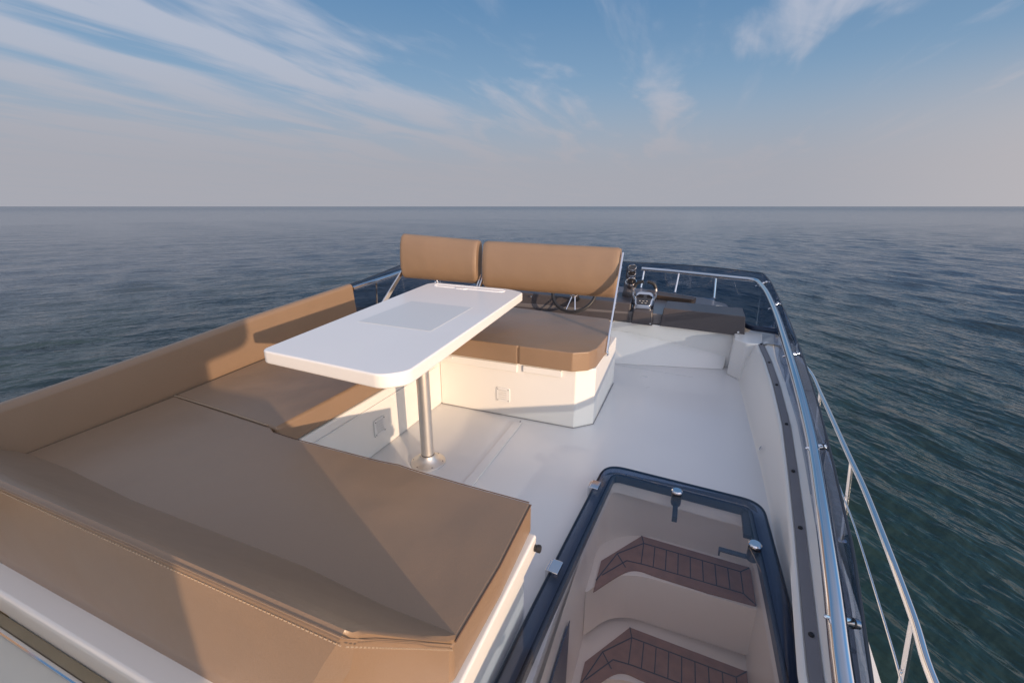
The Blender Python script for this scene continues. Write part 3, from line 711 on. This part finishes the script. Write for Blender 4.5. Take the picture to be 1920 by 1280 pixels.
b = B(); b.lathe([(.034, 0), (.034, .006)], (.325, 4.40, .404), 24); b.build('cup_well', 'black', hc)
# lever pedestal
b = B(); V = [(-.405, 3.87, .305), (-.215, 3.865, .300), (-.235, 4.15, .305), (-.405, 4.15, .305), (-.395, 3.885, .425), (-.228, 3.88, .425), (-.240, 4.12, .46), (-.395, 4.12, .46)]
b.add(V, [(0, 1, 5, 4), (1, 2, 6, 5), (2, 3, 7, 6), (3, 0, 4, 7), (4, 5, 6, 7), (0, 3, 2, 1)]); pd = b.build('lever_pedestal', 'dash', hc, bevel=.014)
b = B(); b.lathe([(.006, 0), (.006, .004)], (-.238, 3.862, .322), 10, axis=(0, -1, 0)); b.build('catch', 'chrome', pd)
b = B(); b.lathe([(.008, 0), (.008, .006)], (-1.35, 3.895, .475), 12, axis=(0, -1, 0)); b.build('ignition_switch', 'chrome', hc)
# throttle
th_ = thing('throttle_control', 'chrome and black twin lever engine throttle on its pedestal beside the bench', 'throttle', (-.32, 4.0, .46))
rt = Matrix.Rotation(R(-28), 3, 'X')
b = B(); pl = rpoly([(-.082, -.10), (.082, -.10), (.095, .03), (.075, .10), (-.075, .10), (-.095, .03)], .035)
def fr(u, v, h): return Vector((-.318, 4.0, .475))+Matrix.Rotation(R(38), 3, 'X') @ Vector((u, v, h))
n = len(pl); b.add([fr(u, v, 0) for u, v in pl]+[fr(u*.97, v*.97, .02) for u, v in pl]+[fr(u*.8, v*.8, .055) for u, v in pl], [tuple(range(n))]+[(i, (i+1) % n, n+(i+1) % n, n+i) for i in range(n)]+[(n+i, n+(i+1) % n, 2*n+(i+1) % n, 2*n+i) for i in range(n)]+[tuple(range(2*n, 3*n))])
hs_ = b.build('housing', 'chrome', th_, bevel=.004)
b = B(); pl2 = rpoly([(-.058, -.075), (.058, -.075), (.066, .0), (.055, .045), (-.055, .045), (-.066, 0)], .02); n = len(pl2)
b.add([fr(u, v, .053) for u, v in pl2]+[fr(u*.97, v*.97, .062) for u, v in pl2], [tuple(range(n)), tuple(range(n, 2*n))]+[(i, (i+1) % n, n+(i+1) % n, n+i) for i in range(n)]); fp = b.build('key_pad', 'screen', th_)
b = B()
for u in (-.03, 0, .03): b.box(fr(u, -.035, .063), (.014, .003, .003)); 
for u in (-.008, .022): b.box(fr(u, -.058, .063), (.014, .003, .003))
b.build('marking', 'whitemark', fp, flat=True)
for sx in (-1, 1):
    b = B(); b.tube(cr([(-.318+sx*.088, 4.0, .50), (-.318+sx*.098, 3.985, .56), (-.318+sx*.090, 3.985, .615)], 6), .010, 10); lv = b.build('lever', 'chrome', th_)
    b = B(); b.tube(cr([(-.318+sx*.092, 3.985, .610), (-.318+sx*.070, 3.985, .650), (-.318+sx*.018, 3.985, .668)], 6), .015, 12); b.build('grip', 'black', lv)
# gauges
gc = thing('gauge_stack', 'three chrome rimmed round gauges stacked beside the throttle', 'gauges', (-.47, 4.15, .5))
b = B(); b.tube(cr([(-.475, 4.18, .45), (-.475, 4.18, .52), (-.48, 4.24, .60), (-.48, 4.27, .76)], 5), [.062]*6+[.055]*5+[.045]*5, 16); b.build('stalk', 'dash', gc)
for z, r_ in ((.745, .040), (.69, .040), (.615, .052)):
    b = B(); b.lathe([(r_*.86, 0), (r_, .004), (r_, .020), (r_*.88, .028), (r_*.80, .020), (r_*.80, .016)], (-.462, 4.17, z), 28, axis=(0, -.62, .78)); g_ = b.build('bezel', 'chrome', gc)
    b = B(); b.lathe([(r_*.80, .015), (r_*.78, .019)], (-.462, 4.17, z), 24, axis=(0, -.62, .78)); b.build('dial', 'screen', g_)
b = B(); b.lathe([(.075, 0), (.072, .02), (.05, .035)], (-.475, 4.17, .425), 24); b.build('foot', 'black', gc)
# steering wheel
sw = thing('steering_wheel', 'black rimmed steering wheel with steel spokes below the backrest', 'steering wheel', (-.91, 3.82, .55))
c_ = Vector((-.912, 3.80, .565)); ax = Vector((0, -.80, .60)).normalized(); qm = ax.to_track_quat('Z', 'Y').to_matrix()
def wp(a, r, h=0): return c_+qm @ Vector((r*math.cos(a), r*math.sin(a), h))
b = B(); b.tube([wp(2*math.pi*k/48, .195) for k in range(48)], .0155, 12, closed=True); b.build('rim', 'black', sw, ang=80)
b = B(); b.lathe([(.045, -.03), (.048, .0), (.03, .012)], c_, 24, axis=ax); hub = b.build('hub', 'chrome', sw)
down = min((k/360*2*math.pi for k in range(360)), key=lambda a: wp(a, 1).z)
for da in (-.22, .22, 2.0-.2, 2.0+.2, -2.0-.2, -2.0+.2):
    b = B(); b.tube([wp(down+da*1.4, .04, -.01), wp(down+da, .190, 0)], .0065, 8); b.build('spoke', 'chrome', sw)
b = B(); b.tube([c_-ax*.02, c_-ax*.14], .03, 16); b.build('column', 'black', sw)

# ------------------------------------------------------------------ companionway hatch
ht = thing('companionway_hatch', 'tinted acrylic hatch lid over the stairs with dark rounded border', 'hatch', (.06, 1.1, 0))
HO = rpoly([(-.352, .05), (.438, .05), (.428, 1.955), (-.272, 1.985)], [.06, .06, .075, .085], 8)
# real slope of the port edge
HO = rpoly([(-.395, .05), (.438, .05), (.436, 1.36), (.424, 1.905), (-.268, 1.955), (-.322, 1.32), (-.361, .80)], [.05, .05, .2, .085, .10, .3, .3], 8)
def inset(poly, d):
    cx_ = sum(p[0] for p in poly)/len(poly); out = []
    m = len(poly)
    for i in range(m):
        a = Vector(poly[i-1]); p = Vector(poly[i]); c = Vector(poly[(i+1) % m]); t_ = (c-a).normalized(); nrm = Vector((-t_.y, t_.x)); out.append(tuple(p+nrm*d))
    return out
HI = inset(HO, .054)
b = B(); b.prism(HI, .052, .062); gl_ = b.build('lid_pane', 'hatchglass', ht, flat=True)
n = len(HO); b = B(); V = [(x, y, .062) for x, y in HO]+[(x, y, .062) for x, y in HI]+[(x, y, .052) for x, y in HO]+[(x, y, .052) for x, y in HI]
b.add(V, [(i, (i+1) % n, n+(i+1) % n, n+i) for i in range(n)]+[(2*n+i, 3*n+i, 3*n+(i+1) % n, 2*n+(i+1) % n) for i in range(n)]+[(i, 2*n+i, 2*n+(i+1) % n, (i+1) % n) for i in range(n)])
b.build('lid_border', 'hatchborder', ht, flat=True)
b = B(); b.tube([(x, y, .057) for x, y in HO], .0055, 6, closed=True); b.build('edge_trim', 'seal', ht)
HS = inset(HO, .046); b = B(); HS2 = inset(HO, .062)
V = [(x, y, .050) for x, y in HS]+[(x, y, .050) for x, y in HS2]+[(x, y, .012) for x, y in HS]+[(x, y, .012) for x, y in HS2]
b.add(V, [(i, (i+1) % n, n+(i+1) % n, n+i) for i in range(n)]+[(2*n+i, 3*n+i, 3*n+(i+1) % n, 2*n+(i+1) % n) for i in range(n)]+[(i, 2*n+i, 2*n+(i+1) % n, (i+1) % n) for i in range(n)]+[(n+i, n+(i+1) % n, 3*n+(i+1) % n, 3*n+i) for i in range(n)])
b.build('seal', 'seal', ht, flat=True)
HL = inset(HO, .030); b = B()
V = [(x, y, .014) for x, y in inset(HO, -.006)]+[(x, y, .030) for x, y in HL]+[(x, y, .030) for x, y in inset(HO, .052)]+[(x, y, -.05) for x, y in inset(HO, .055)]
b.add(V, [(j*n+i, j*n+(i+1) % n, (j+1)*n+(i+1) % n, (j+1)*n+i) for j in range(3) for i in range(n)]); b.build('coaming_frame', 'gel', ht)
for c in ((-.281, 1.745), (-.318, 1.215)):
    b = B(); b.box((c[0], c[1], .066), (.040, .062, .016), rz=R(-5)); b.box((c[0]-.022, c[1], .045), (.012, .052, .05), rz=R(-5)); b.build('hinge', 'chrome', ht, bevel=.003)
def latch(c, d, L_):
    b = B(); b.lathe([(.022, .064), (.024, .067), (.024, .073), (.019, .077)], (c[0], c[1], 0), 24); k_ = b.build('latch_knob', 'chrome', ht)
    b = B(); b.lathe([(.019, .0), (.022, .010), (.022, .052)], (c[0], c[1], 0), 20); b.build('latch_body', 'seal', k_)
    dv_ = Vector(d).normalized(); e = Vector((c[0], c[1], .006))+dv_*L_
    b = B(); a = math.atan2(dv_.y, dv_.x); b.box((Vector((c[0], c[1], .006))+e)/2, (L_, .022, .008), rz=a); b.box(e+Vector((0, 0, -.01)), (.006, .022, .028), rz=a); b.build('latch_handle', 'seal', k_, bevel=.002)
latch((.073, 1.835), (.0, -1, 0), .10); latch((.36, 1.60), (-1, .04, 0), .115)
for c in ((-.16, 1.905), (-.085, 1.90)):
    b = B(); b.lathe([(.008, 0), (.008, .03), (.005, .055)], (c[0], c[1], 0), 10); b.build('bracket_pin', 'chrome', ht)
b = B(); b.box((-.122, 1.895, .02), (.085, .02, .014), rz=R(-6)); b.build('bracket', 'black', ht, bevel=.003)
b = B(); b.box((.352, 1.77, .028), (.030, .16, .022), rz=R(-2)); b.build('gas_strut', 'black', ht, bevel=.004)
b = B(); b.tube(cr([(.342, 1.59, .058), (.365, 1.52, .045), (.385, 1.42, .04), (.392, 1.32, .036), (.395, 1.2, .03)], 6), .0012, 5); b.build('cord', 'thread', ht)

# ------------------------------------------------------------------ stairs
sw_ = thing('companionway_stairs', 'white moulded stairwell below the hatch with teak covered steps', 'stairs', (.08, 1.2, -1.74))
# well walls
wl = rpoly([(-.262, .1), (.445, .1), (.442, 1.985), (-.085, 2.01), (-.262, 1.86)], [.02, .02, .06, .10, .08], 6)
b = B(); n = len(wl)
i1 = [i for i in range(n) if wl[i][1] > .3]
b.add([(x, y, -.02) for x, y in wl]+[(x, y, -1.74) for x, y in wl], [(i, (i+1) % n, n+(i+1) % n, n+i) for i in range(n) if i in i1 and (i+1) % n in i1])
# side walls carry on aft; the starboard one only as a header above the cabin window
b.add([(-.262, .1, -.02), (-.262, wl[i1[-1]][1], -.02), (-.262, wl[i1[-1]][1], -1.74), (-.262, .1, -1.74)], [(0, 1, 2, 3)])
b.add([(.445, .1, -.02), (.445, .64, -.02), (.445, .64, -.34), (.445, .1, -.34)], [(0, 1, 2, 3)])
b.add([(.445, .64, -.02), (wl[i1[0]][0], wl[i1[0]][1], -.02), (wl[i1[0]][0], wl[i1[0]][1], -1.74), (.445, .64, -1.74)], [(0, 1, 2, 3)])
b.build('well_wall', 'cream', sw_, ang=50)
b = B(); b.prism([(x, y) for x, y in wl], -1.75, -1.739); b.build('sole', 'cream', sw_, flat=True)
b = B(); b.prism(rpoly([(-.258, .62), (-.252, .62), (-.252, 1.18), (-.258, 1.18)], .001), -.9, -.14)
b.add([(-.2585, .60, -.25), (-.2585, 1.22, -.16), (-.2585, 1.17, -.95), (-.2585, .60, -.95), (-.2555, .60, -.25), (-.2555, 1.22, -.16), (-.2555, 1.17, -.95), (-.2555, .60, -.95)], [(4, 5, 6, 7), (0, 1, 5, 4), (1, 2, 6, 5)])
b.build('dark_opening', 'navy', sw_, flat=True)
def step(z, far, near, right, xl, dep, curve):
    # white step block, rounded nose; far/near are y positions
    out = rpoly([(xl, far-.02), (xl+.15, far+.10), (right+.05, far+.10), (right+.04, near-.012), (xl+.23, near-.004), (xl+.10, near-.05), (xl, near-.20)], [.02, .02, .01, .02, .12, .12, .02], 6)
    b = B(); b.prism(out, z-dep, z); o = b.build('step', 'cream', sw_, bevel=.018, seg=4)
    tk = [(xl+.035, far-.245+.0), (xl+.20, far), (right-.03, far-.025), (right-.03, near+.005)]+[(p.x, p.y) for p in cr([(right-.22, near+.0, 0), (xl+.30, near+.008, 0), (xl+.205, near+.012, 0), (xl+.14, near-.035, 0), (xl+.035, near-.185, 0)], 5)]
    b = B(); b.prism(tk, z+.0005, z+.009); t_ = b.build('teak_tread', 'teak', o, flat=True)
    c = B()
    def ln(p, q, w_=.0045):
        p = Vector((*p, z+.0098)); q = Vector((*q, z+.0098)); d = q-p
        c.box((p+q)/2, (d.length, w_, .002), rz=math.atan2(d.y, d.x))
    bw = .045
    il, ir, iff, inn = xl+.215, right-.03-bw, far-bw-.006, near+bw+.012
    ln((il, iff), (ir, iff-.018)); ln((il+.02, inn), (ir, inn-.006)); ln((ir, iff-.018), (ir, inn-.006)); ln((ir, iff-.018), (right-.03, far-.025)); ln((ir, inn-.006), (right-.03, near+.005))
    ln((il, iff), (xl+.20, far)); ln((il, iff), (xl+.10, iff-.12)); ln((xl+.10, iff-.12), (xl+.035, near-.12)); ln((il+.02, inn), (xl+.15, inn-.006)); ln((xl+.15, inn-.006), (xl+.055, near-.08)); ln((xl+.10, iff-.12), (xl+.15, inn-.05))
    m_ = 8
    for k in range(0, m_):
        x = il+(ir-il)*k/m_; 
        ln((x, iff-.018*k/m_), (x+.002, inn))
    c.build('caulking', 'caulk', o, flat=True)
step(-.35, 1.985, 1.735, .47, -.262, .26, 0)
step(-.65, 1.695, 1.455, .47, -.262, .26, 0)
step(-.95, 1.40, 1.165, .47, -.262, .26, 0)
step(-1.24, 1.10, .87, .47, -.262, .26, 0)
for a, c, d in ((1.98, 1.735, -.60), (1.74, 1.455, -.90), (1.44, 1.165, -1.2), (1.14, .87, -1.5)):
    b = B(); b.prism([(-.262, c+.02), (.446, c+.02), (.446, a), (-.262, a)], d-.3, d+.01); b.build('riser', 'cream', sw_, flat=True)

# ------------------------------------------------------------------ added unseen arch behind the camera, outline shaped to cast shade
ra = thing('shade_arch', 'added white arch out of view, shaped to cast shade on the port seating', 'shade caster', (CX, -1.8, 0))
prof = rpoly([(-.30, 1.62), (-.29, 1.12), (-.545, 1.10), (-.56, .02), (-2.0, .02), (-1.85, .9), (-1.75, 1.62)], [.05, .09, .02, .02, .02, .2, .1], 6)
for x in (.50, mir(.50)):
    b = B(); n = len(prof); hw = .03
    b.add([(x-hw, y, z) for y, z in prof]+[(x+hw, y, z) for y, z in prof], [tuple(range(n)), tuple(range(n, 2*n))]+[(i, (i+1) % n, n+(i+1) % n, n+i) for i in range(n)]); b.build('leg', 'gel', ra, bevel=.01)
b = B(); b.prism([(mir(.47), -1.70), (.47, -1.70), (.47, -.95), (mir(.47), -.95)], 1.50, 1.60); b.build('cross_beam', 'gel', ra, bevel=.03)

# every child's world position was baked in its mesh: reset the inverse so offsets stay right
bpy.context.view_layer.update()
